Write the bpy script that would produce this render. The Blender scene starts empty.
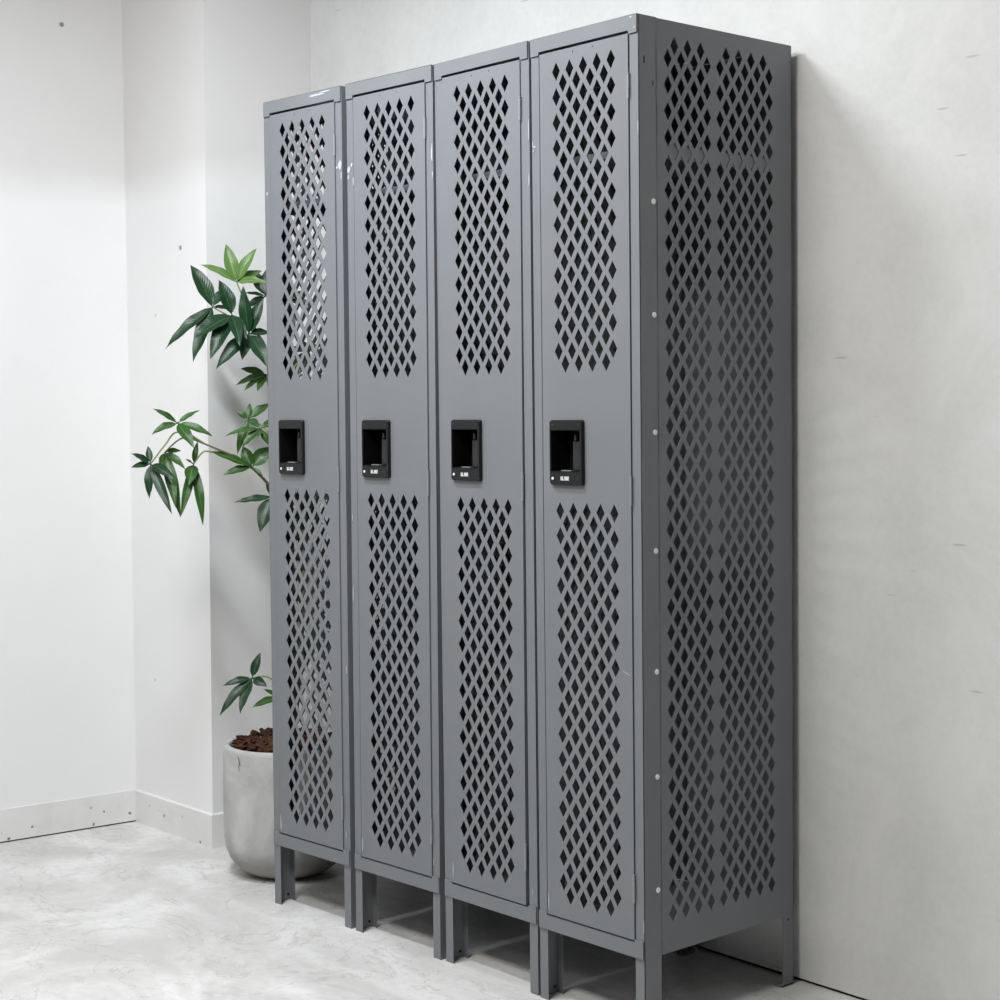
import bpy, bmesh, math, random
from mathutils import Vector, Matrix, Euler
from mathutils.geometry import delaunay_2d_cdt

S = bpy.context.scene
COL = S.collection
random.seed(7)

# ------------------------------------------------------------------ camera
cam_data = bpy.data.cameras.new('camera')
cam = bpy.data.objects.new('camera', cam_data)
COL.objects.link(cam)
CP = Vector((2.2974, -2.3778, 1.2352)); YAW, PIT, ROL, F = .8523, -.0541, -.0074, 1710.4
fw = Vector((-math.sin(YAW) * math.cos(PIT), math.cos(YAW) * math.cos(PIT), math.sin(PIT)))
rt = Vector((math.cos(YAW), math.sin(YAW), 0)); up = rt.cross(fw)
r2 = rt * math.cos(ROL) + up * math.sin(ROL); u2 = -rt * math.sin(ROL) + up * math.cos(ROL)
cam.matrix_world = Matrix(((r2.x, u2.x, -fw.x, CP.x), (r2.y, u2.y, -fw.y, CP.y), (r2.z, u2.z, -fw.z, CP.z), (0, 0, 0, 1)))
cam_data.sensor_width = 36.0; cam_data.lens = 36.0 * F / 1000.0
cam_data.clip_start = .05
S.camera = cam

# ------------------------------------------------------------------ light
W_ = bpy.data.worlds.new('world'); S.world = W_; W_.use_nodes = True
W_.node_tree.nodes['Background'].inputs[0].default_value = (1.0, .985, .95, 1)
W_.node_tree.nodes['Background'].inputs[1].default_value = .03

def area(name, loc, target, sx, sy, power, col=(1, 1, 1)):
    d = bpy.data.lights.new(name, 'AREA'); d.shape = 'RECTANGLE'; d.size = sx; d.size_y = sy
    d.energy = power; d.color = col
    o = bpy.data.objects.new(name, d); COL.objects.link(o); o.location = loc
    o.rotation_euler = (Vector(target) - Vector(loc)).to_track_quat('-Z', 'Y').to_euler()
    return o
area('ceiling_tube_light', (-.75, -.80, 2.70), (-.75, -.75, 0), .5, .12, 34, (.90, .95, 1.0))
area('ceiling_panel_light', (.08, -1.6, 2.75), (.05, -1.2, 0), .9, .5, 50, (1.0, .98, .94))
area('fill_light_left', (-.9, -2.7, 2.72), (-1.8, -.6, .6), .9, .5, 5.5, (1.0, .985, .965))  # unseen fill lamp, added to brighten the left wall and pillar
vs = S.view_settings
vs.view_transform = 'Standard'; vs.look = 'None'; vs.gamma = 1; vs.use_curve_mapping = False
vs.exposure = 0.10

# ------------------------------------------------------------------ materials
def mat(name, base=(.5, .5, .5), rough=.5, metal=0.0, spec=.5):
    m = bpy.data.materials.new(name); m.use_nodes = True
    b = m.node_tree.nodes['Principled BSDF']
    b.inputs['Base Color'].default_value = (*base, 1); b.inputs['Roughness'].default_value = rough
    b.inputs['Metallic'].default_value = metal; b.inputs['Specular IOR Level'].default_value = spec
    return m
class N:
    def __init__(s, m): s.t = m.node_tree; s.b = s.t.nodes['Principled BSDF']
    def n(s, typ, **kw):
        x = s.t.nodes.new(typ)
        for k, v in kw.items():
            if k in x.inputs: x.inputs[k].default_value = v
            else: setattr(x, k, v)
        return x
    def l(s, a, b): s.t.links.new(a, b)
    def noise(s, vec, scale, detail=4, rough=.55, dist=0):
        x = s.n('ShaderNodeTexNoise'); x.inputs['Scale'].default_value = scale
        x.inputs['Detail'].default_value = detail; x.inputs['Roughness'].default_value = rough
        x.inputs['Distortion'].default_value = dist
        if vec is not None: s.l(vec, x.inputs['Vector'])
        return x
    def ramp(s, fac, stops):
        r = s.n('ShaderNodeValToRGB'); e = r.color_ramp.elements
        while len(e) < len(stops): e.new(.5)
        for k, (p, c) in enumerate(stops):
            e[k].position = p; e[k].color = (*c, 1) if len(c) == 3 else c
        s.l(fac, r.inputs[0]); return r
    def mix(s, fac, a, b, mode='MIX'):
        x = s.n('ShaderNodeMix', data_type='RGBA', blend_type=mode)
        for sock, v in ((x.inputs[0], fac), (x.inputs[6], a), (x.inputs[7], b)):
            if isinstance(v, (int, float)): sock.default_value = v
            elif isinstance(v, tuple): sock.default_value = (*v, 1)
            else: s.l(v, sock)
        return x.outputs[2]
    def bump(s, h, strength, dist):
        x = s.n('ShaderNodeBump'); x.inputs['Strength'].default_value = strength; x.inputs['Distance'].default_value = dist
        s.l(h, x.inputs['Height']); s.l(x.outputs[0], s.b.inputs['Normal'])

def g(v): return (v, v, v)

def make_wall(name, base, dark, spots=True, mottled=.5, repaint_shade=None):
    m = mat(name, base, .55, spec=.3); q = N(m)
    c = q.n('ShaderNodeTexCoord').outputs['Object']
    n1 = q.noise(c, 1.6, 6, .6, .3); f1 = q.ramp(n1.outputs[0], [(.35, g(0)), (.75, g(1))])
    col = q.mix(f1.outputs[0], base, tuple(b * (1 - .10 * mottled) for b in base))
    n2 = q.noise(c, 6.5, 8, .7, 1.5); f2 = q.ramp(n2.outputs[0], [(.60, g(0)), (.80, g(.30 * mottled))])
    col = q.mix(f2.outputs[0], col, dark)
    if spots:
        v = q.n('ShaderNodeTexVoronoi'); v.inputs['Scale'].default_value = 5.5; q.l(c, v.inputs['Vector'])
        f3 = q.ramp(v.outputs['Distance'], [(.030, g(.75)), (.048, g(0))])
        col = q.mix(f3.outputs[0], col, (.12, .11, .10))
    if repaint_shade:
        # whiter lower coat, uneven edge; darker tint above also paints in dimmer light
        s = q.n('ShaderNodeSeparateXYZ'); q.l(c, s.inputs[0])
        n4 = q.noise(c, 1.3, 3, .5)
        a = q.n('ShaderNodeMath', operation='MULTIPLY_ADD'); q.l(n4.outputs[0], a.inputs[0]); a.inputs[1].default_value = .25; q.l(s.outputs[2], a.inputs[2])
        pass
        mr = q.n('ShaderNodeMapRange'); q.l(a.outputs[0], mr.inputs[0]); mr.inputs[1].default_value = repaint_shade - .05; mr.inputs[2].default_value = repaint_shade + .05
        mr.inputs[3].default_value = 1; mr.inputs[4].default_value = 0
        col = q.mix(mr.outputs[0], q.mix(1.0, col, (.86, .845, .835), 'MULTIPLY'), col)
    q.l(col, q.b.inputs['Base Color'])
    n3 = q.noise(c, 26, 5, .6); q.bump(n3.outputs[0], .10, .004)
    return m
M = {}
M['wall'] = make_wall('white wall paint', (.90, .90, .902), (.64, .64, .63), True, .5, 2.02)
M['wall_back'] = make_wall('satin wall paint', (.71, .715, .705), (.53, .53, .51), False, 1.0)
M['wall_back'].node_tree.nodes['Principled BSDF'].inputs['Roughness'].default_value = .42
M['base'] = make_wall('scuffed baseboard paint', (.86, .86, .85), (.35, .34, .32), False, 1.6)
def wall_scuffs(m):
    # short dry scuffs and a fine roller mottling in the paint
    q = N(m); src = q.b.inputs['Base Color'].links[0].from_socket
    c = q.n('ShaderNodeTexCoord').outputs['Object']
    mp = q.n('ShaderNodeMapping'); q.l(c, mp.inputs[0]); mp.inputs['Scale'].default_value = (2.2, 3, 16); mp.inputs['Rotation'].default_value = (0, .18, 0)
    v = q.n('ShaderNodeTexVoronoi'); v.inputs['Scale'].default_value = 1.6; q.l(mp.outputs[0], v.inputs['Vector'])
    f = q.ramp(v.outputs['Distance'], [(.035, g(.5)), (.075, g(0))])
    n = q.noise(c, 55, 6, .7); fn = q.ramp(n.outputs[0], [(.35, g(.22)), (.65, g(0))])
    src = q.mix(fn.outputs[0], src, (.50, .50, .49))
    n2 = q.noise(c, 3.2, 8, .7, 1.0); fn2 = q.ramp(n2.outputs[0], [(.42, g(0)), (.62, g(.5))])
    src = q.mix(fn2.outputs[0], src, (.76, .76, .76))
    q.l(q.mix(f.outputs[0], src, (.34, .33, .31)), q.b.inputs['Base Color'])
wall_scuffs(M['wall_back'])
def baseboard_marks(m):
    q = N(m); src = q.b.inputs['Base Color'].links[0].from_socket
    c = q.n('ShaderNodeTexCoord').outputs['Object']
    n = q.noise(c, 30, 3, .6)
    ad = q.n('ShaderNodeVectorMath', operation='MULTIPLY_ADD'); q.l(n.outputs['Color'], ad.inputs[0]); ad.inputs[1].default_value = (.018, .018, .018); q.l(c, ad.inputs[2])
    v = q.n('ShaderNodeTexVoronoi'); v.inputs['Scale'].default_value = 24; q.l(ad.outputs[0], v.inputs['Vector'])
    f = q.ramp(v.outputs['Distance'], [(.08, g(.85)), (.13, g(0))])
    sz = q.n('ShaderNodeSeparateXYZ'); q.l(c, sz.inputs[0])
    fz = q.ramp(sz.outputs[2], [(.045, g(1)), (.075, g(0))])
    ml = q.n('ShaderNodeMath', operation='MULTIPLY'); q.l(f.outputs[0], ml.inputs[0]); q.l(fz.outputs[0], ml.inputs[1])
    smd = q.noise(c, 9, 6, .65); fs = q.ramp(smd.outputs[0], [(.52, g(0)), (.75, g(.35))])
    src = q.mix(fs.outputs[0], src, (.60, .60, .59))
    q.l(q.mix(ml.outputs[0], src, (.13, .12, .11)), q.b.inputs['Base Color'])
baseboard_marks(M['base'])
M['gap'] = mat('dark joint', (.012, .010, .009), .9)

def make_floor():
    m = mat('troweled micro cement', (.6, .6, .6), .38, spec=.4); q = N(m)
    c = q.n('ShaderNodeTexCoord').outputs['Object']
    mp = q.n('ShaderNodeMapping'); q.l(c, mp.inputs[0]); mp.inputs['Scale'].default_value = (1, 1.6, 1); mp.inputs['Rotation'].default_value = (0, 0, .5)
    a = q.noise(mp.outputs[0], 1.5, 8, .62, 2.2); fa = q.ramp(a.outputs[0], [(.34, (.56, .555, .545)), (.5, (.67, .667, .655)), (.62, (.77, .768, .76))])
    b = q.noise(mp.outputs[0], 2.6, 9, .62, 1.2)
    fb = q.ramp(b.outputs[0], [(.490, g(0)), (.5, g(.42)), (.510, g(0))])          # thin trowel veins
    col = q.mix(fb.outputs[0], fa.outputs[0], (.30, .29, .27))
    d = q.noise(mp.outputs[0], 9.0, 10, .7, 2.2); fd = q.ramp(d.outputs[0], [(.56, g(0)), (.72, g(.45))])
    col = q.mix(fd.outputs[0], col, (.85, .85, .85))
    e = q.noise(c, 38, 6, .6, .6); fe = q.ramp(e.outputs[0], [(.35, g(.35)), (.5, g(0))])
    col = q.mix(fe.outputs[0], col, (.52, .52, .50))
    v = q.n('ShaderNodeTexVoronoi'); v.inputs['Scale'].default_value = 4.2; q.l(c, v.inputs['Vector'])
    fv = q.ramp(v.outputs['Distance'], [(.014, g(.75)), (.028, g(0))])
    col = q.mix(fv.outputs[0], col, (.10, .09, .08))
    q.l(col, q.b.inputs['Base Color'])
    q.l(q.ramp(a.outputs[0], [(.3, g(.34)), (.7, g(.52))]).outputs[0], q.b.inputs['Roughness'])
    q.bump(d.outputs[0], .25, .004)
    return m
M['floor'] = make_floor()

def make_paint():
    m = mat('grey locker enamel', (.185, .196, .210), .40, spec=.5); q = N(m)
    c = q.n('ShaderNodeTexCoord').outputs['Object']
    n1 = q.noise(c, 4, 5, .6); col = q.mix(q.ramp(n1.outputs[0], [(.35, g(0)), (.7, g(1))]).outputs[0], (.172, .181, .195), (.188, .196, .210))
    n3 = q.noise(c, 180, 3, .5); q.bump(n3.outputs[0], .06, .0008)
    q.l(col, q.b.inputs['Base Color'])
    return m
M['paint'] = make_paint()
M['chip'] = mat('bare scuffed metal', (.46, .47, .49), .5)
M['hinge'] = mat('hinge steel', (.30, .31, .32), .35, .2)
M['rivet'] = mat('bright rivet steel', (.92, .92, .90), .35)
M['hole'] = mat('black hole plug', (.004, .004, .004), .9)
M['black'] = mat('black handle plastic', (.007, .0075, .0085), .45, spec=.35)
M['pocket'] = mat('black pocket plastic', (.003, .003, .003), .6, spec=.2)
M['latch'] = mat('charcoal latch', (.018, .019, .022), .45)
M['letter'] = mat('white lettering', (.75, .76, .76), .5)

def make_pot():
    m = mat('weathered cement pot', (.5, .5, .5), .7, spec=.25); q = N(m)
    c = q.n('ShaderNodeTexCoord').outputs['Object']
    a = q.noise(c, 5, 8, .62, .6); fa = q.ramp(a.outputs[0], [(.32, (.36, .36, .355)), (.5, (.48, .48, .475)), (.68, (.62, .62, .615))])
    b = q.noise(c, 17, 8, .7, .8); fb = q.ramp(b.outputs[0], [(.62, g(0)), (.78, g(.5))])
    col = q.mix(fb.outputs[0], fa.outputs[0], (.30, .29, .27))
    s = q.n('ShaderNodeSeparateXYZ'); q.l(c, s.inputs[0])
    fz = q.ramp(s.outputs[2], [(.05, g(.7)), (.085, g(0))])
    col = q.mix(fz.outputs[0], col, (.27, .245, .22))            # damp earth stain round the foot
    q.l(col, q.b.inputs['Base Color']); q.bump(b.outputs[0], .2, .003)
    return m
M['pot'] = make_pot()
def make_bark():
    m = mat('bark mulch', (.09, .04, .025), .9, spec=.1); q = N(m)
    a = q.noise(q.n('ShaderNodeTexCoord').outputs['Object'], 40, 5, .6)
    q.l(q.ramp(a.outputs[0], [(.3, (.030, .014, .009)), (.55, (.075, .034, .020)), (.75, (.13, .062, .036))]).outputs[0], q.b.inputs['Base Color'])
    return m
M['bark'] = make_bark()
M['crack'] = mat('dark crack', (.10, .095, .09), .9)
def make_leaf(name, c1, c2, rib):
    m = mat(name, c1, .36, spec=.38); q = N(m)
    uv = q.n('ShaderNodeUVMap').outputs[0]
    s = q.n('ShaderNodeSeparateXYZ'); q.l(uv, s.inputs[0])
    a = q.noise(q.n('ShaderNodeTexCoord').outputs['Object'], 22, 3, .5)
    col = q.mix(q.ramp(a.outputs[0], [(.35, g(0)), (.65, g(1))]).outputs[0], c1, c2)
    d = q.n('ShaderNodeMath', operation='SUBTRACT'); q.l(s.outputs[0], d.inputs[0]); d.inputs[1].default_value = .5
    ab = q.n('ShaderNodeMath', operation='ABSOLUTE'); q.l(d.outputs[0], ab.inputs[0])
    fr_ = q.ramp(ab.outputs[0], [(.012, g(1)), (.04, g(0))])
    col = q.mix(fr_.outputs[0], col, rib)
    # side veins: v + |u|*k waves
    mu = q.n('ShaderNodeMath', operation='MULTIPLY_ADD'); q.l(ab.outputs[0], mu.inputs[0]); mu.inputs[1].default_value = -.5; q.l(s.outputs[1], mu.inputs[2])
    m2 = q.n('ShaderNodeMath', operation='MULTIPLY'); q.l(mu.outputs[0], m2.inputs[0]); m2.inputs[1].default_value = 75
    sn = q.n('ShaderNodeMath', operation='SINE'); q.l(m2.outputs[0], sn.inputs[0])
    fv = q.ramp(sn.outputs[0], [(.80, g(0)), (1.0, g(.22))])
    col = q.mix(fv.outputs[0], col, rib)
    q.l(col, q.b.inputs['Base Color'])
    q.bump(sn.outputs[0], .12, .0012)
    q.b.inputs['Subsurface Weight'].default_value = 0
    t = q.n('ShaderNodeBsdfTranslucent'); q.l(col, t.inputs[0])
    mx = q.n('ShaderNodeMixShader'); mx.inputs[0].default_value = .12
    out = q.t.nodes['Material Output']
    q.l(q.b.outputs[0], mx.inputs[1]); q.l(t.outputs[0], mx.inputs[2]); q.l(mx.outputs[0], out.inputs[0])
    return m
M['leaf_d'] = make_leaf('dark glossy leaf', (.007, .034, .013), (.012, .050, .018), (.05, .12, .04))
M['leaf_m'] = make_leaf('green glossy leaf', (.022, .080, .012), (.036, .112, .018), (.11, .21, .05))
M['leaf_l'] = make_leaf('young pale leaf', (.095, .20, .045), (.13, .25, .06), (.26, .38, .13))
M['stem'] = mat('green stem', (.22, .30, .10), .55)
M['trunk'] = mat('brown green trunk', (.16, .14, .07), .7)

# ------------------------------------------------------------------ helpers
def link(name, me, m=None, parent=None, smooth=False):
    o = bpy.data.objects.new(name, me); COL.objects.link(o)
    if m is not None and not me.materials: me.materials.append(m)
    if parent is not None: o.parent = parent
    if smooth:
        for p in me.polygons: p.use_smooth = True
    return o
def obj(name, bm, m, parent=None, smooth=False):
    me = bpy.data.meshes.new(name); bm.to_mesh(me); bm.free()
    return link(name, me, m, parent, smooth)
def add_box(bm, x0, x1, y0, y1, z0, z1):
    vs_ = [bm.verts.new((x, y, z)) for x in (x0, x1) for y in (y0, y1) for z in (z0, z1)]
    for f in ((0, 1, 3, 2), (4, 6, 7, 5), (0, 4, 5, 1), (2, 3, 7, 6), (0, 2, 6, 4), (1, 5, 7, 3)):
        bm.faces.new([vs_[i] for i in f])
def boxes(*bs):
    bm = bmesh.new()
    for b in bs: add_box(bm, *b)
    return bm
def bevel(bm, w, seg=1):
    bmesh.ops.bevel(bm, geom=bm.edges[:], offset=w, segments=seg, affect='EDGES', profile=.5)
    return bm
def add_prism(bm, pts, fmap, t0, t1):
    """closed outline pts (2D) extruded between t0 and t1; fmap(a,b,t)->xyz"""
    A = [bm.verts.new(fmap(a, b, t0)) for a, b in pts]; B = [bm.verts.new(fmap(a, b, t1)) for a, b in pts]
    bm.faces.new(A); bm.faces.new(B[::-1])
    n = len(pts)
    for i in range(n): bm.faces.new((A[i], B[i], B[(i + 1) % n], A[(i + 1) % n]))
    bmesh.ops.recalc_face_normals(bm, faces=bm.faces[:])
def add_tube(bm, pts, rad, seg=8, caps=True):
    pts = [Vector(p) for p in pts]; rings = []
    prev = None
    for i, p in enumerate(pts):
        d = (pts[min(i + 1, len(pts) - 1)] - pts[max(i - 1, 0)]).normalized()
        if prev is None:
            a = d.orthogonal().normalized()
        else:
            a = (prev - d * prev.dot(d)).normalized()
        prev = a; b = d.cross(a)
        r = rad[i] if isinstance(rad, (list, tuple)) else rad
        rings.append([bm.verts.new(p + (a * math.cos(2 * math.pi * k / seg) + b * math.sin(2 * math.pi * k / seg)) * r) for k in range(seg)])
    for i in range(len(rings) - 1):
        for k in range(seg):
            bm.faces.new((rings[i][k], rings[i][(k + 1) % seg], rings[i + 1][(k + 1) % seg], rings[i + 1][k]))
    if caps: bm.faces.new(rings[0][::-1]); bm.faces.new(rings[-1])
def diamond(a, b, w=.0232, h=.0372):
    return [(a - w / 2, b), (a, b - h / 2), (a + w / 2, b), (a, b + h / 2)]
def disc(a, b, r, n=8):
    return [(a + r * math.cos(2 * math.pi * k / n), b + r * math.sin(2 * math.pi * k / n)) for k in range(n)]
def rect(a0, a1, b0, b1): return [(a0, b0), (a1, b0), (a1, b1), (a0, b1)]
def inside(pt, poly):
    x, y = pt; c = False; n = len(poly); j = n - 1
    for i in range(n):
        xi, yi = poly[i]; xj, yj = poly[j]
        if (yi > y) != (yj > y) and x < (xj - xi) * (y - yi) / (yj - yi) + xi: c = not c
        j = i
    return c
def add_sheet(bm, outline, holes, fmap, t):
    """sheet with real holes: fmap(a,b,depth)->xyz; faces at depth 0 and t, with hole walls"""
    loops = [outline] + holes; vv = []; ee = []
    for lp in loops:
        s = len(vv); vv += [Vector(p) for p in lp]
        ee += [(s + i, s + (i + 1) % len(lp)) for i in range(len(lp))]
    rv, re, rf, ov, oe, of = delaunay_2d_cdt(vv, ee, [], 1, 1e-6)
    import collections
    cells = collections.defaultdict(list)
    for h in holes:
        xs = [p[0] for p in h]; ys = [p[1] for p in h]
        for i in range(int(min(xs) / .03) - 1, int(max(xs) / .03) + 2):
            for j in range(int(min(ys) / .03) - 1, int(max(ys) / .03) + 2): cells[(i, j)].append(h)
    A = [bm.verts.new(fmap(p.x, p.y, 0)) for p in rv]; B = [bm.verts.new(fmap(p.x, p.y, t)) for p in rv]
    cnt = collections.Counter(); keep = []
    for f in rf:
        cx = sum(rv[i].x for i in f) / len(f); cy = sum(rv[i].y for i in f) / len(f)
        if any(inside((cx, cy), h) for h in cells[(int(cx / .03), int(cy / .03))]): continue
        if not inside((cx, cy), outline): continue
        keep.append(f)
    for f in keep:
        bm.faces.new([A[i] for i in f]); bm.faces.new([B[i] for i in reversed(f)])
        for i in range(len(f)): cnt[frozenset((f[i], f[(i + 1) % len(f)]))] += 1
    for f in keep:
        for i in range(len(f)):
            a, b = f[i], f[(i + 1) % len(f)]
            if cnt[frozenset((a, b))] == 1: bm.faces.new((A[b], A[a], B[a], B[b]))
    for v in [v for v in bm.verts if not v.link_faces]: bm.verts.remove(v)
    bmesh.ops.recalc_face_normals(bm, faces=bm.faces[:])
def struct(name, bm, m, label=None):
    o = obj(name, bm, m); o['kind'] = 'structure'
    if label: o['label'] = label
    return o
def thing(name, label, cat, loc, rot=(0, 0, 0), group=None):
    o = bpy.data.objects.new(name, None); COL.objects.link(o); o.location = loc; o.rotation_euler = rot
    o['label'] = label; o['category'] = cat
    if group: o['group'] = group
    return o

# ------------------------------------------------------------------ room
ZC = 2.95
struct('floor', boxes((-3.2, 3.2, -4.6, 1.2, -.1, 0)), M['floor'], 'pale grey troweled cement floor')
def slab(p0, p1, thick, z0, z1):
    """vertical wall slab whose visible face runs p0->p1, thickness to the left of that direction"""
    p0 = Vector(p0); p1 = Vector(p1); d = (p1 - p0).normalized(); n = Vector((-d.y, d.x)) * thick
    bm = bmesh.new(); q = [p0, p1, p1 + n, p0 + n]
    A = [bm.verts.new((v.x, v.y, z0)) for v in q]; B = [bm.verts.new((v.x, v.y, z1)) for v in q]
    bm.faces.new(A[::-1]); bm.faces.new(B)
    for i in range(4): bm.faces.new((A[i], A[(i + 1) % 4], B[(i + 1) % 4], B[i]))
    bmesh.ops.recalc_face_normals(bm, faces=bm.faces[:])
    return bm
yb = lambda x: .4785 - .0135 * x                       # face of the back wall
struct('wall_back', slab((-1.85, yb(-1.85)), (3.2, yb(3.2)), .12, .007, ZC), M['wall_back'], 'off white satin painted wall behind the lockers')
struct('trim_1', slab((-1.85, yb(-1.85) + .006), (3.2, yb(3.2) + .006), .1, 0, .007), M['gap'], 'dark joint between back wall and floor')
# boxed pillar in the corner
PX, PY = -1.832, .147
bm = bmesh.new(); add_box(bm, -2.36, PX, PY, .62, 0, ZC)
for v in bm.verts:
    if v.co.z > 1 and v.co.x > -2: v.co.x += .028          # not quite plumb
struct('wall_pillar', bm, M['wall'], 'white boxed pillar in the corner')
dA = Vector((-.078, -1)).normalized(); A0 = Vector((-2.262, PY)) - dA * .02
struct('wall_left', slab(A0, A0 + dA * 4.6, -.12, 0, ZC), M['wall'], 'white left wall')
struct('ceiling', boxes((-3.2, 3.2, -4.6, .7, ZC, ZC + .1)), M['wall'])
# baseboards
BH = .096
def bboard(p0, p1, t, h):
    p0 = Vector(p0); p1 = Vector(p1); d = (p1 - p0).normalized(); n = Vector((-d.y, d.x))
    bm = bmesh.new()
    prof = [(0, 0), (t, 0), (t, h - .003), (t - .003, h), (0, h)]
    add_prism(bm, prof, lambda a, b, s: ((p0 + (p1 - p0) * s - n * a).x, (p0 + (p1 - p0) * s - n * a).y, b), 0, 1)
    return bm
struct('baseboard_pillar_front', bboard((-2.258, PY), (PX + .007, PY), .007, BH), M['base'])
struct('baseboard_pillar_side', bboard((PX, PY), (PX, yb(PX)), .007, BH), M['base'])
A1 = A0 + dA * .02
bbl = struct('baseboard_left', slab(A1 - Vector((-.007, 0)), A1 + dA * 4.4 - Vector((-.007, 0)), -.007, .004, BH), M['base'])
struct('trim_2', slab(A1 - Vector((-.005, 0)), A1 + dA * 4.4 - Vector((-.005, 0)), -.005, 0, .004), M['gap'], 'dark joint under the left baseboard')

# ------------------------------------------------------------------ locker
LW, LD, LH = .305, .4554, 1.981
T = .0012
def P(name, bm, m, parent, smooth=False): return obj(name, bm, m, parent, smooth)
def build_locker():
    root = thing('locker', '', 'locker', (0, 0, 0), group='grey perforated single-door lockers in a row')
    pm = M['paint']
    # front posts: C channels running down into legs
    for s in (0, 1):
        fx = (lambda x: x) if s == 0 else (lambda x: LW - x)
        bm = bmesh.new()
        holes = [rect(.0135, .0175, 1.890, 1.903), rect(.0375, .0405, 1.850, 1.858)] if s else []
        add_sheet(bm, rect(0, .0488, 0, LH), holes, lambda a, b, t: (fx(t), a, b), T)
        add_sheet(bm, rect(.0, .0252, 0, LH), [], lambda a, b, t: (fx(a), t, b), T)
        add_sheet(bm, rect(0, .019, 0, LH - .04), [], lambda a, b, t: (fx(a), .0488 - t, b), T)
        add_sheet(bm, rect(0, .014, .187, 1.944), [], lambda a, b, t: (fx(.0252 - t), a, b), T)
        fp = P('front_post', bm, pm, root)
        bm = bmesh.new(); add_tube(bm, [(fx(-.0001), .0395, .014), (fx(T + .0002), .0395, .014)], .0036, 10)
        P('bolt_hole_plug', bm, M['hole'], fp)  # solid black plug; its colour stands in for the dark inside
    # perforated sides
    hs = []
    for k in range(34):
        z = 1.907 - .0509 * k
        for c in range(4): hs.append(diamond(.082 + .0378 * c, z))
        for c in range(5): hs.append(diamond(.2335 + .0378 * c, z))
        for c in range(3): hs.append(diamond(.1009 + .0378 * c, z + .02545))
        for c in range(4): hs.append(diamond(.2524 + .0378 * c, z + .02545))
    for s in (0, 1):
        fx = (lambda x: x) if s == 0 else (lambda x: LW - x)
        bm = bmesh.new()
        add_sheet(bm, rect(.0492, LD, .150, LH - .001), hs, lambda a, b, t: (fx(.0006 + t), a, b), T)
        add_box(bm, *sorted((fx(.0006), fx(.0166))), LD - T, LD, .152, LH - .002)
        P('side_panel', bm, pm, root)
    P('back_panel', boxes((.004, LW - .004, LD - .0045, LD - .003, .152, LH - .003)), pm, root)
    P('top_panel', boxes((.002, LW - .002, .003, LD - .005, LH - .003, LH - .0015)), pm, root)
    P('floor_panel', boxes((.0045, LW - .0045, .003, LD - .006, .160, .1612), (.0045, LW - .0045, .003, .0042, .1612, .182), (.0045, LW - .0045, LD - .0072, LD - .006, .1612, .19)), pm, root)
    # shelf with side flanges and rolled front lip
    bm = boxes((.0035, LW - .0035, .052, LD - .008, 1.7405, 1.7417), (.0025, .0037, .052, LD - .02, 1.7145, 1.7405), (LW - .0037, LW - .0025, .052, LD - .02, 1.7145, 1.7405))
    add_box(bm, .006, LW - .006, .050, .0535, 1.728, 1.7417)
    P('shelf', bm, pm, root)
    # rear legs with foot tab
    for s in (0, 1):
        fx = (lambda x: x) if s == 0 else (lambda x: LW - x)
        bm = bmesh.new()
        add_sheet(bm, rect(LD - .036, LD - .0005, .0, .160), [disc(LD - .018, .142, .0035)], lambda a, b, t: (fx(.0004 + t), a, b), T)
        add_box(bm, *sorted((fx(.0004), fx(.022))), LD - .0017, LD - .0005, 0, .158)
        add_box(bm, *sorted((fx(.0004), fx(.022))), LD - .040, LD - .002, 0, .0022)
        P('rear_leg', bm, pm, root)
    # rails
    a, b = .0022, LW - .0022; L, R = .0268, .2800
    bm = bmesh.new()
    add_prism(bm, [(a, 1.9465), (L - .001, 1.9465), (L, 1.9530), (R, 1.9530), (R + .001, 1.9465), (b, 1.9465), (b, LH + .0005), (a, LH + .0005)], lambda x, z, t: (x, t, z), -.0034, 0)
    add_box(bm, a, b, -.0034, .02, LH - .0005, LH + .0005)
    P('top_rail', bm, pm, root)
    bm = bmesh.new()
    add_prism(bm, [(a, .1500), (b, .1500), (b, .1868), (R + .001, .1868), (R, .1800), (L, .1800), (L - .001, .1868), (a, .1868)], lambda x, z, t: (x, t, z), -.0034, 0)
    add_box(bm, L, R, -.0034, .014, .1797, .1805)
    add_box(bm, .004, LW - .004, -.0034, .014, .150, .1512)
    P('bottom_rail', bm, pm, root)
    # door
    d0, d1, e0, e1 = .0284, .2790, .1845, 1.9475
    hs = []
    for n_, z0 in ((12, 1.9065), (16, 1.0238)):
        for k in range(n_):
            for c in range(5): hs.append(diamond(.0774 + .0388 * c, z0 - .0509 * k))
            for c in range(4): hs.append(diamond(.0968 + .0388 * c, z0 - .0254 - .0509 * k))
    hs += [disc(.126, 1.9385, .0016, 6), disc(.183, 1.9395, .0016, 6), rect(.0600, .1440, 1.1045, 1.1875)]
    bm = bmesh.new()
    add_sheet(bm, rect(d0, d1, e0, e1), hs, lambda x, z, t: (x, -.0024 + t, z), T)
    add_box(bm, d0, d0 + T, -.001, .016, e0, e1); add_box(bm, d1 - T, d1, -.001, .012, e0, e1)
    add_box(bm, d0, d1, -.001, .012, e0, e0 + T); add_box(bm, d0, d1, -.001, .012, e1 - T, e1)
    door = P('door', bm, pm, root)
    # handle
    h0, h1, k0, k1 = .0550, .1510, 1.0765, 1.2085
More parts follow.
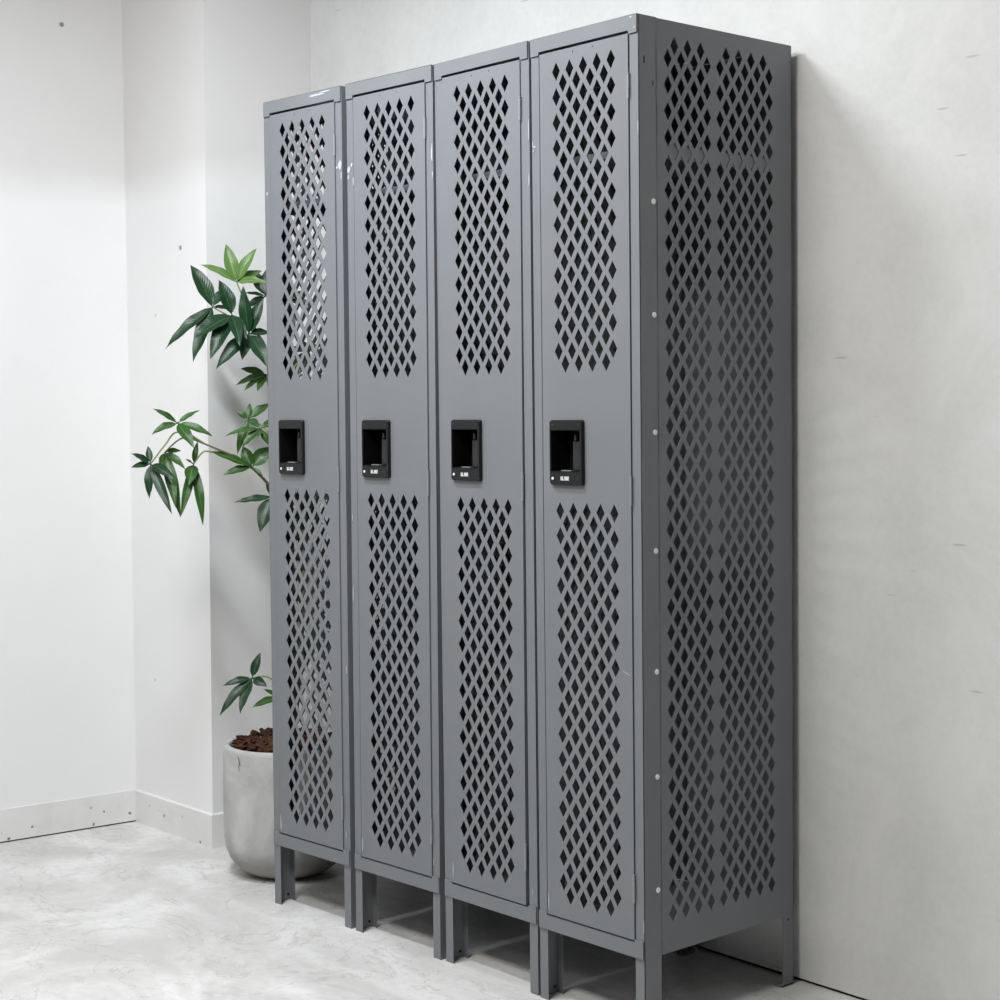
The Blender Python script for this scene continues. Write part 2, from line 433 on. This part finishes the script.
    def rr(x0, x1, z0, z1, r, n=4):
        o = []
        for cx, cz, a0 in ((x1 - r, z1 - r, 0), (x0 + r, z1 - r, 90), (x0 + r, z0 + r, 180), (x1 - r, z0 + r, 270)):
            for i in range(n + 1):
                t = math.radians(a0 + 90 * i / n); o.append((cx + r * math.cos(t), cz + r * math.sin(t)))
        return o
    bm = bmesh.new()
    yy = -.0105
    add_sheet(bm, rr(h0 + .0015, h1 - .0015, k0 + .0015, k1 - .0015, .005), [rect(.0585, .1445, 1.1040, 1.1880)], lambda x, z, t: (x, yy + t, z), .0064)
    # chamfered skirt
    O = rr(h0 + .0015, h1 - .0015, k0 + .0015, k1 - .0015, .005); Q = rr(h0, h1, k0, k1, .006)
    VA = [bm.verts.new((x, yy + .0005, z)) for x, z in O]; VB = [bm.verts.new((x, yy + .003, z)) for x, z in Q]; VC = [bm.verts.new((x, -.0022, z)) for x, z in Q]
    for i in range(len(O)):
        j = (i + 1) % len(O); bm.faces.new((VA[i], VA[j], VB[j], VB[i])); bm.faces.new((VB[i], VB[j], VC[j], VC[i]))
    add_box(bm, .059, .1445, yy - .0006, yy, 1.1885, 1.1895); add_box(bm, .059, .1445, yy - .0006, yy, 1.1025, 1.1035)
    P('handle_plate', bm, M['black'], door)
    bm = bmesh.new(); dp = .043
    x0, x1, z0, z1 = .0608, .1432, 1.1052, 1.1868
    add_box(bm, x0 - .001, x0, yy + .001, dp, z0, z1); add_box(bm, x1, x1 + .001, yy + .001, dp, z0, z1)
    add_box(bm, x0 - .001, x1 + .001, yy + .001, dp, z0 - .001, z0); add_box(bm, x0 - .001, x1 + .001, yy + .001, dp, z1, z1 + .001)
    add_box(bm, x0, x1, dp - .001, dp, z0, z1)
    P('handle_pocket', bm, M['pocket'], door)
    bm = boxes((.103, x1 - .0005, .010, .030, z0 + .001, z1 - .022), (.113, .119, .004, .03, z1 - .020, z1 - .008), (.129, .136, .006, .03, z1 - .018, z1 - .006), (.130, .137, .0055, .012, 1.140, 1.150))
    P('latch', bevel(bm, .0008), M['latch'], door)
    P('sill_glint', boxes((.088, .116, yy + .002, yy + .012, z0 + .0002, z0 + .0016)), M['hinge'], door)  # pale strip modelled to imitate a glint along the pocket's lower edge
    for (x, z, r, mm, gl) in ((.0650, 1.0900, .0030, 'rivet', 'bright rivet'), (.139, 1.0910, .0024, 'latch', None), (.066, 1.198, .0024, 'latch', None), (.142, 1.1985, .0024, 'latch', None)):
        bm = bmesh.new(); add_tube(bm, [(x, yy + .0005, z), (x, yy - .0008, z), (x, yy - .0013, z)], [r, r, r * .6], 10)
        rv = P('screw', bm, M[mm], door)
        if gl: rv['label'] = gl
    # letters ULINE
    bm = bmesh.new(); lx = .0885; zb, hh, st = 1.0865, .0080, .0017
    def bar(x0, x1, z0_, z1_): add_box(bm, x0, x1, yy - .0004, yy, z0_, z1_)
    w = .0046
    for ch in 'ULINE':
        if ch == 'U': bar(lx, lx + st, zb, zb + hh); bar(lx + w - st, lx + w, zb, zb + hh); bar(lx + st, lx + w - st, zb, zb + st)
        if ch == 'L': bar(lx, lx + st, zb, zb + hh); bar(lx + st, lx + w - .0004, zb, zb + st)
        if ch == 'I': bar(lx, lx + st, zb, zb + hh); lx += st - w
        if ch == 'N':
            bar(lx, lx + st, zb, zb + hh); bar(lx + w - st + .0006, lx + w + .0006, zb, zb + hh)
            add_prism(bm, [(lx + st, zb + hh), (lx + st, zb + hh - .0028), (lx + w - st + .0006, zb), (lx + w - st + .0006, zb + .0028)], lambda x, z, t: (x, t, z), yy - .0004, yy)
            lx += .0006
        if ch == 'E':
            bar(lx, lx + st, zb, zb + hh)
            for q_ in (0, (hh - st) / 2, hh - st): bar(lx + st, lx + w - .0004, zb + q_, zb + q_ + st)
        lx += w + .0010
    P('lettering', bm, M['letter'], door)['label'] = 'white raised lettering'
    for za, zb_ in ((1.8250, 1.8700), (1.0400, 1.0960), (.2590, .3130)):
        bm = bmesh.new(); x = .2797; n_ = 5
        for i in range(n_):
            q0 = za + (zb_ - za) * i / n_; q1 = za + (zb_ - za) * (i + 1) / n_ - .0008
            add_tube(bm, [(x, -.0030, q0), (x, -.0030, q1)], .0026, 8)
        add_tube(bm, [(x, -.0030, za - .001), (x, -.0030, zb_ + .001)], .0016, 8)
        add_tube(bm, [(x, -.0030, zb_ + .0005), (x, -.0030, zb_ + .0025)], .0030, 8)
        P('hinge', bm, M['hinge'], door)
    return root
locker0 = build_locker()
def add_rivets(root):
    for z in (1.628, 1.410, 1.1825, .9515, .7145, .507, .282):
        bm = bmesh.new(); add_tube(bm, [(LW - .0002, .0385, z), (LW + .0012, .0385, z), (LW + .0020, .0385, z)], [.0056, .0054, .0030], 14)
        add_tube(bm, [(LW + .0019, .0385, z), (LW + .0021, .0385, z)], .0014, 8)
        obj('rivet', bm, M['rivet'], root, False)['label'] = 'bright round rivet head'
add_rivets(locker0)

def copy_tree(o, parent=None):
    c = o.copy(); COL.objects.link(c); c.parent = parent
    for ch in list(o.children): copy_tree(ch, c)
    return c
poses = [  # origin, yaw, lean, label  (right to left)
    (locker0, (-LW, 0, 0), 0, -.0059, 'grey locker at the right end of the row, nearest, with its perforated side showing'),
    (None, (-.6193, .0028, 0), .0017, -.0060, 'grey locker just left of the nearest one, with two lockers on its own left'),
    (None, (-.9372, -.0125, 0), .036, .0003, 'grey locker third from the right, right beside the forward-shifted leftmost locker'),
    (None, (-1.2590, -.0262, 0), .043, .0004, 'leftmost grey locker beside the potted plant, pushed slightly forward, white wall seen through it')]
lockers = []
for src, loc, yaw, lean, lab in poses:
    o = src if src else copy_tree(locker0)
    o.location = (loc[0], loc[1], 0); o.rotation_euler = (0, lean, yaw); o['label'] = lab
    lockers.append(o)

# paint chips and scuffs (thin worn patches of bare metal, part of each locker)
def chip(root, face, a, b, w, h, n=7, seed=0, name='paint_chip', ang=0):
    """small ragged patch; face 'F' front (a=u,b=z), 'S' right side (a=depth,b=z)"""
    rnd = random.Random(seed + int(a * 1e4) + int(b * 1e4)); pts = []
    for i in range(n):
        t = 2 * math.pi * i / n; k = .55 + .45 * rnd.random()
        px, pz = .5 * w * k * math.cos(t), .5 * h * k * math.sin(t)
        pts.append((a + px * math.cos(ang) - pz * math.sin(ang), b + px * math.sin(ang) + pz * math.cos(ang)))
    bm = bmesh.new()
    if face == 'F': add_prism(bm, pts, lambda x, z, t: (x, t, z), -.0012, .0002)
    elif face == 'D': add_prism(bm, pts, lambda x, z, t: (x, t, z), -.0027, -.0020)
    elif face == 'R': add_prism(bm, pts, lambda x, z, t: (x, t, z), -.0037, -.0032)
    else: add_prism(bm, pts, lambda y, z, t: (t, y, z), LW - .0008, LW + .0002)
    o = obj(name, bm, M['chip'], root); o['label'] = 'small pale paint chip'
L4, L3, L2, L1 = lockers
for ch in L3.children:                                   # this door hangs slightly out of true
    if ch.name.startswith('door'): ch.rotation_euler = (0, .0045, 0); ch.location = (-.0045 * 1.95, 0, .0007)
chip(L1, 'R', .215, 1.972, .080, .006, 11); chip(L1, 'R', .245, 1.976, .05, .004, 9)
chip(L1, 'F', .297, 1.800, .014, .026, 9); chip(L1, 'F', .286, 1.795, .010, .008); chip(L1, 'F', .301, 1.775, .004, .030)
chip(L1, 'F', .010, 1.760, .007, .012)
chip(L2, 'F', .008, 1.786, .012, .020, 9); chip(L2, 'F', .018, 1.796, .010, .012); chip(L2, 'F', .006, 1.768, .006, .012); chip(L2, 'F', .024, 1.755, .004, .030)
chip(L2, 'F', .300, 1.790, .005, .050, 9); chip(L2, 'F', .302, 1.745, .004, .020)
chip(L3, 'F', .303, 1.800, .003, .060, 9); chip(L3, 'F', .303, 1.70, .003, .04, 9)
chip(L4, 'F', .009, 1.765, .012, .003, 6, ang=-.5); chip(L4, 'F', .007, 1.758, .010, .003, 6, ang=.6); chip(L4, 'F', .005, 1.772, .003, .014, 6)
chip(L4, 'R', .288, 1.977, .008, .005); chip(L4, 'R', .297, 1.956, .005, .006)
for Lk, z in ((L1, .212), (L2, .214), (L3, .214), (L4, .212)):
    chip(Lk, 'D', .0315, z, .0035, .042, 8)
chip(L1, 'D', .033, .205, .006, .030, 8)
chip(L4, 'F', .3035, .215, .002, .034); chip(L4, 'F', .3035, 1.765, .002, .035); chip(L3, 'F', .292, .215, .003, .030)
chip(L2, 'F', .284, .22, .003, .024); chip(L1, 'F', .290, .225, .003, .03)
chip(L1, 'F', .299, .62, .003, .022); chip(L2, 'F', .006, .80, .003, .05); chip(L2, 'F', .006, .98, .003, .02)
chip(L4, 'D', .262, .712, .034, .0015, 8, ang=-.35)
chip(L4, 'S', .108, 1.8985, .030, .0012, 6, ang=.10, name='scratch'); chip(L4, 'S', .132, 1.9035, .022, .0020, 6, ang=.28, name='scratch')
chip(L4, 'S', .098, .292, .020, .0014, 6, ang=-.2, name='scratch'); chip(L4, 'S', .118, .286, .026, .0014, 6, ang=-.45, name='scratch')

# ------------------------------------------------------------------ potted plant
PC = Vector((-1.486, .166, 0))
plant = thing('potted_plant', 'tall green plant with palmate glossy leaves in a grey cement pot, behind the leftmost locker', 'plant', PC)
def lathe(bm, prof, seg=64, wob=0):
    rings = []
    for r, z in prof:
        rings.append([bm.verts.new((r * math.cos(2 * math.pi * k / seg), r * math.sin(2 * math.pi * k / seg), z)) for k in range(seg)])
    for i in range(len(rings) - 1):
        for k in range(seg): bm.faces.new((rings[i][k], rings[i][(k + 1) % seg], rings[i + 1][(k + 1) % seg], rings[i + 1][k]))
    return rings
bm = bmesh.new()
R0 = .168
prof = [(.001, 0), (.075, 0), (.098, .004), (.118, .014), (.138, .030), (.153, .050), (.163, .075), (.1675, .105), (R0, .15), (R0, .25), (.1665, .31), (.165, .337), (.1635, .346), (.160, .3495), (.152, .3495), (.148, .346), (.147, .334), (.146, .28), (.001, .28)]
lathe(bm, prof)
bmesh.ops.recalc_face_normals(bm, faces=bm.faces[:])
pot = obj('pot', bm, M['pot'], plant, True)
# hairline crack below the rim, on the side facing the room
bm = bmesh.new()
def on_pot(ang, z): return Vector(((R0 - .0005) * math.cos(ang), (R0 - .0005) * math.sin(ang), z))
a0 = math.radians(-81)
add_tube(bm, [on_pot(a0 - .03, .338), on_pot(a0, .330), on_pot(a0 + .012, .320), on_pot(a0 - .004, .308), on_pot(a0 + .006, .296)], [.0003, .0009, .0010, .0007, .0003], 5)
add_tube(bm, [on_pot(a0 + .012, .320), on_pot(a0 + .035, .313)], [.0010, .0004], 5)
obj('crack', bm, M['crack'], pot)
# bark mulch
bm = bmesh.new(); rnd = random.Random(3)
lathe(bm, [(.1465, .333), (.11, .340), (.06, .346), (.001, .348)], 40)
for i in range(190):
    r = .137 * math.sqrt(rnd.random()); t = rnd.random() * 6.283
    c = Vector((r * math.cos(t), r * math.sin(t), .343 + .016 * (1 - (r / .14) ** 2) + rnd.random() * .010))
    mt = Matrix.Translation(c) @ Euler((rnd.uniform(-.5, .5), rnd.uniform(-.5, .5), rnd.random() * 6.28)).to_matrix().to_4x4() @ Matrix.Diagonal((rnd.uniform(.03, .065), rnd.uniform(.010, .018), rnd.uniform(.008, .013), 1))
    vs0 = set(bm.verts)
    bmesh.ops.create_icosphere(bm, subdivisions=1, radius=.6, matrix=mt)
mul = obj('bark_mulch', bm, M['bark'], plant); mul['kind'] = 'stuff'

# helper: a point at picture position (px,py) on the upright plane through the plant that is k metres nearer/farther
n_pl = Vector((fw.x, fw.y, 0)).normalized()
def at(px, py, k=0.0):
    d = fw + r2 * ((px - 500) / F) + u2 * ((500 - py) / F)
    t = ((PC + n_pl * k) - CP).dot(n_pl) / d.dot(n_pl)
    return CP + d * t - PC
def leaflet(bm, uvl, base, tip, wid, nrm, droop, fold=.25, twist=0):
    base = Vector(base); tip = Vector(tip); ax = tip - base; L = ax.length; ax.normalize()
    nrm = (nrm - ax * nrm.dot(ax)).normalized(); side = ax.cross(nrm).normalized()
    ns, nw = 12, 2; rows = []
    for i in range(ns + 1):
        s = i / ns
        w = wid * (math.sin(math.pi * min(1, s ** .82)) ** .85) * (1 - .25 * s) * 1.08 if 0 < i < ns else wid * .02
        if i == 0: w = wid * .06
        cen = base + ax * (L * s) + nrm * (droop * L * math.sin(math.pi * s))
        th = twist * s; sd = side * math.cos(th) + nrm * math.sin(th); nn = nrm * math.cos(th) - side * math.sin(th)
        row = []
        for j in range(-nw, nw + 1):
            a = j / nw
            row.append((bm.verts.new(cen + sd * (a * w * .5) + nn * (abs(a) * w * .5 * fold + .012 * L * math.sin(s * 17 + a) * abs(a))), (.5 + a * .5, s)))
        rows.append(row)
    for i in range(ns):
        for j in range(2 * nw):
            q = (rows[i][j], rows[i][j + 1], rows[i + 1][j + 1], rows[i + 1][j])
            f = bm.faces.new([v for v, _ in q]); f.smooth = True
            for lp, (_, uv) in zip(f.loops, q): lp[uvl].uv = uv
def cluster(hub, k, tips, mm, stem_from=None, wid=None, seed=0, name='leaf_cluster'):
    """hub px, depth k, tips [(px,py,dk[,w])]"""
    rnd = random.Random(seed + int(hub[0] * 7 + hub[1] * 13))
    H = at(hub[0], hub[1], k)
    bm = bmesh.new(); uvl = bm.loops.layers.uv.new('UVMap')
    for tp in tips:
        Tp = at(tp[0], tp[1], k + tp[2]); L = (Tp - H).length
        w = (tp[3] if len(tp) > 3 else .30) * L
        ax = (Tp - H).normalized()
        start = H + ax * .005
        add_tube(bm, [H, H + ax * .014], [.0016, .0011], 5)
        view = -n_pl
        nrm = view * .9 + Vector((0, 0, .75)) + Vector((rnd.uniform(-.3, .3), rnd.uniform(-.3, .3), rnd.uniform(-.2, .2)))
        if len(tp) > 4: nrm = view * math.cos(tp[4]) + ax.cross(view) * math.sin(tp[4])
        leaflet(bm, uvl, start, Tp, w, nrm, rnd.uniform(.03, .09), .28, rnd.uniform(-.3, .3))
    for _ in range(0): pass
    me = bpy.data.meshes.new(name); bm.to_mesh(me); bm.free()
    o = link(name, me, M[mm], plant)
    if stem_from is not None:
        bm = bmesh.new(); pts = [Vector(p) for p in stem_from] + [H]
        # smooth polyline
        q = []
        for i in range(len(pts) - 1):
            p0 = pts[max(i - 1, 0)]; p1 = pts[i]; p2 = pts[i + 1]; p3 = pts[min(i + 2, len(pts) - 1)]
            for s in range(6):
                t = s / 6
                q.append(.5 * ((2 * p1) + (p2 - p0) * t + (2 * p0 - 5 * p1 + 4 * p2 - p3) * t * t + (3 * p1 - p0 - 3 * p2 + p3) * t ** 3))
        q.append(pts[-1])
        n = len(q); add_tube(bm, q, [.0026 - .0008 * i / n for i in range(n)], 6)
        obj('leaf_stalk', bm, M['stem'], plant, True)
    return o
# trunks rising from the pot
def trunk(pts, r0, r1):
    bm = bmesh.new(); pts = [Vector(p) for p in pts]; q = []
    for i in range(len(pts) - 1):
        p0 = pts[max(i - 1, 0)]; p1 = pts[i]; p2 = pts[i + 1]; p3 = pts[min(i + 2, len(pts) - 1)]
        for s in range(8):
            t = s / 8
            q.append(.5 * ((2 * p1) + (p2 - p0) * t + (2 * p0 - 5 * p1 + 4 * p2 - p3) * t * t + (3 * p1 - p0 - 3 * p2 + p3) * t ** 3))
    q.append(pts[-1]); n = len(q)
    add_tube(bm, q, [r0 + (r1 - r0) * i / n for i in range(n)], 10)
    obj('trunk', bm, M['trunk'], plant, True)
trunk([(.01, .01, .30), at(284, 640), at(281, 520), at(272, 420), at(267, 355), at(258, 335)], .008, .0035)
trunk([(.02, -.01, .30), at(296, 640, .03), at(288, 500, .03), at(276, 400, .03), at(262, 345, .02), at(253, 325, .02)], .008, .0035)
trunk([(-.01, .02, .30), at(300, 660, .05), at(304, 520, .05), at(296, 420, .06), at(286, 330, .05), at(275, 295, .05)], .008, .0035)
top = at(257, 334, .01); topb = at(262, 345, .02); t3 = at(276, 300, .05)
C = cluster
C((236.5, 282), .02, [(200, 264.5, -.03, .26), (226, 244, .02, .36), (256.5, 248.5, .02, .30), (267, 283, -.02, .34), (262, 271, .05, .3)], 'leaf_l', [topb, at(244, 300, .02)])
C((212.6, 307), -.02, [(190.5, 265, .03, .36), (165, 349.5, -.05, .20), (193, 362, -.06, .26), (228, 287, .04, .40), (234, 312, .05, .30)], 'leaf_d', [top, at(232, 318)])
C((232, 315), -.06, [(195, 338, -.06, .46), (210.5, 359, -.06, .34), (219, 280, .02, .44), (240, 346, -.08, .30), (247, 339, -.05, .34)], 'leaf_d', [top, at(246, 322, -.02)])
C((248.7, 333.7), -.05, [(243, 286, .0, .30), (263.5, 297, .02, .34), (216, 369, -.05, .30), (242, 360, -.05, .40), (268, 367.5, -.06, .36), (270, 333, .03, .4)], 'leaf_d', [top])
C((265.9, 296), .07, [(244, 293, -.02, .24), (244, 309, -.02, .34), (252, 270, .03, .45), (268, 268, .03, .45), (285, 300, .03, .35)], 'leaf_d', [t3])
C((266, 374.5), .0, [(240.5, 368.5, .0, .34), (235, 386, -.03, .30), (243.5, 391.5, -.04, .26), (257.5, 391.5, -.04, .38), (285, 385, .02, .34)], 'leaf_m', [at(275, 430), at(270, 395)])
# low reaching branch to the left
br = at(268, 484, -.01)
bq = [br, at(252, 467, -.04), at(235, 455, -.06), at(218, 449, -.08)]
trunk([at(280, 500, .0), br, at(252, 468, -.04), at(233, 456, -.06), at(217, 449, -.08), at(205, 444, -.09)], .0045, .0022)
b0 = at(205, 444, -.09)
C((177.5, 423), -.10, [(152.5, 408.5, -.02, .24), (199.5, 410.3, .02, .30), (151.5, 435, -.04, .36), (212.3, 436, .0, .26), (194, 448, -.05, .34)], 'leaf_m', [b0, at(190, 434, -.1)])
C((150.5, 464), -.12, [(131, 453.5, -.02, .40), (131, 467.5, -.03, .36), (148, 446, .02, .36), (172, 514, -.05, .18), (149.5, 498.5, -.02, .30), (174, 478, -.03, .36)], 'leaf_d', [b0, at(178, 432, -.1), at(165, 445, -.12)])
C((165, 452), -.08, [(181, 451, .02, .42), (185, 469, -.02, .34), (160, 468, .02, .4), (180.5, 517, -.03, .17), (176, 508, -.06, .20)], 'leaf_m', [b0, at(183, 438, -.08)])
C((193.5, 464), -.09, [(203, 525.5, -.03, .16), (197.5, 441.5, .02, .26), (180.5, 517, -.05, .17), (189, 485, -.05, .5), (185.5, 459, .0, .3)], 'leaf_m', [at(212, 452, -.08), at(203, 452, -.09)])
C((252, 467), -.05, [(209, 451, -.03, .20), (223, 475, -.03, .34), (243, 446.5, .02, .55), (272, 447, .03, .55), (263, 476, -.01, .32)], 'leaf_m', None)
C((248.6, 418.7), -.02, [(236, 411.5, .0, .52), (250, 403, .02, .36), (271, 403.5, .03, .40), (260, 428, -.03, .42), (237.5, 454.5, -.02, .26)], 'leaf_m', [at(274, 440), at(262, 426)])
C((260, 428.6), -.05, [(224, 437, -.03, .22), (242, 448, -.03, .34), (270, 446, .0, .34), (258, 437, -.03, .5), (282, 420, .04, .35)], 'leaf_m', [at(274, 440)])
C((272, 497), -.02, [(234, 502.5, -.03, .22), (260, 532, -.04, .46), (266, 480, .02, .30), (290, 520, .02, .35)], 'leaf_d', [at(281, 520)])
C((252, 678), -.03, [(260.5, 652.5, .02, .36), (223, 686, -.02, .28), (219.5, 716, -.05, .22), (240, 714, -.06, .30), (267, 686.5, -.02, .52)], 'leaf_d', [at(288, 700, .0), at(270, 678, -.01)])
C((279, 697), -.02, [(252, 707.5, -.04, .30), (263.5, 689, -.01, .26), (296, 712, .0, .34), (288, 678, .03, .34)], 'leaf_m', [at(288, 720, .0)])
# foliage that stands behind the leftmost locker, glimpsed through its perforations
rnd = random.Random(21)
for i, (hx, hy) in enumerate([(288, 300), (310, 350), (292, 385), (314, 410), (292, 440), (300, 500), (310, 640)]):
    k = rnd.uniform(.0, .10); tips = []; a0 = rnd.random() * 6.28
    for j in range(5 if i % 2 else 6):
        a = a0 + j * 6.283 / 6 + rnd.uniform(-.2, .2); L = rnd.uniform(24, 40)
        tips.append((hx + L * math.cos(a) * .95, hy + L * math.sin(a) * .8 + 8, rnd.uniform(-.05, .03), rnd.uniform(.28, .38)))
    # keep the hidden foliage behind the locker's outline
    tips = [(max(t[0], 272), *t[1:]) for t in tips]
    C((hx, hy), k, tips, 'leaf_d', [at(284 + (hx - 284) * .3, min(hy + 60, 680), .03), at(290, hy + 25, .03)], seed=i)
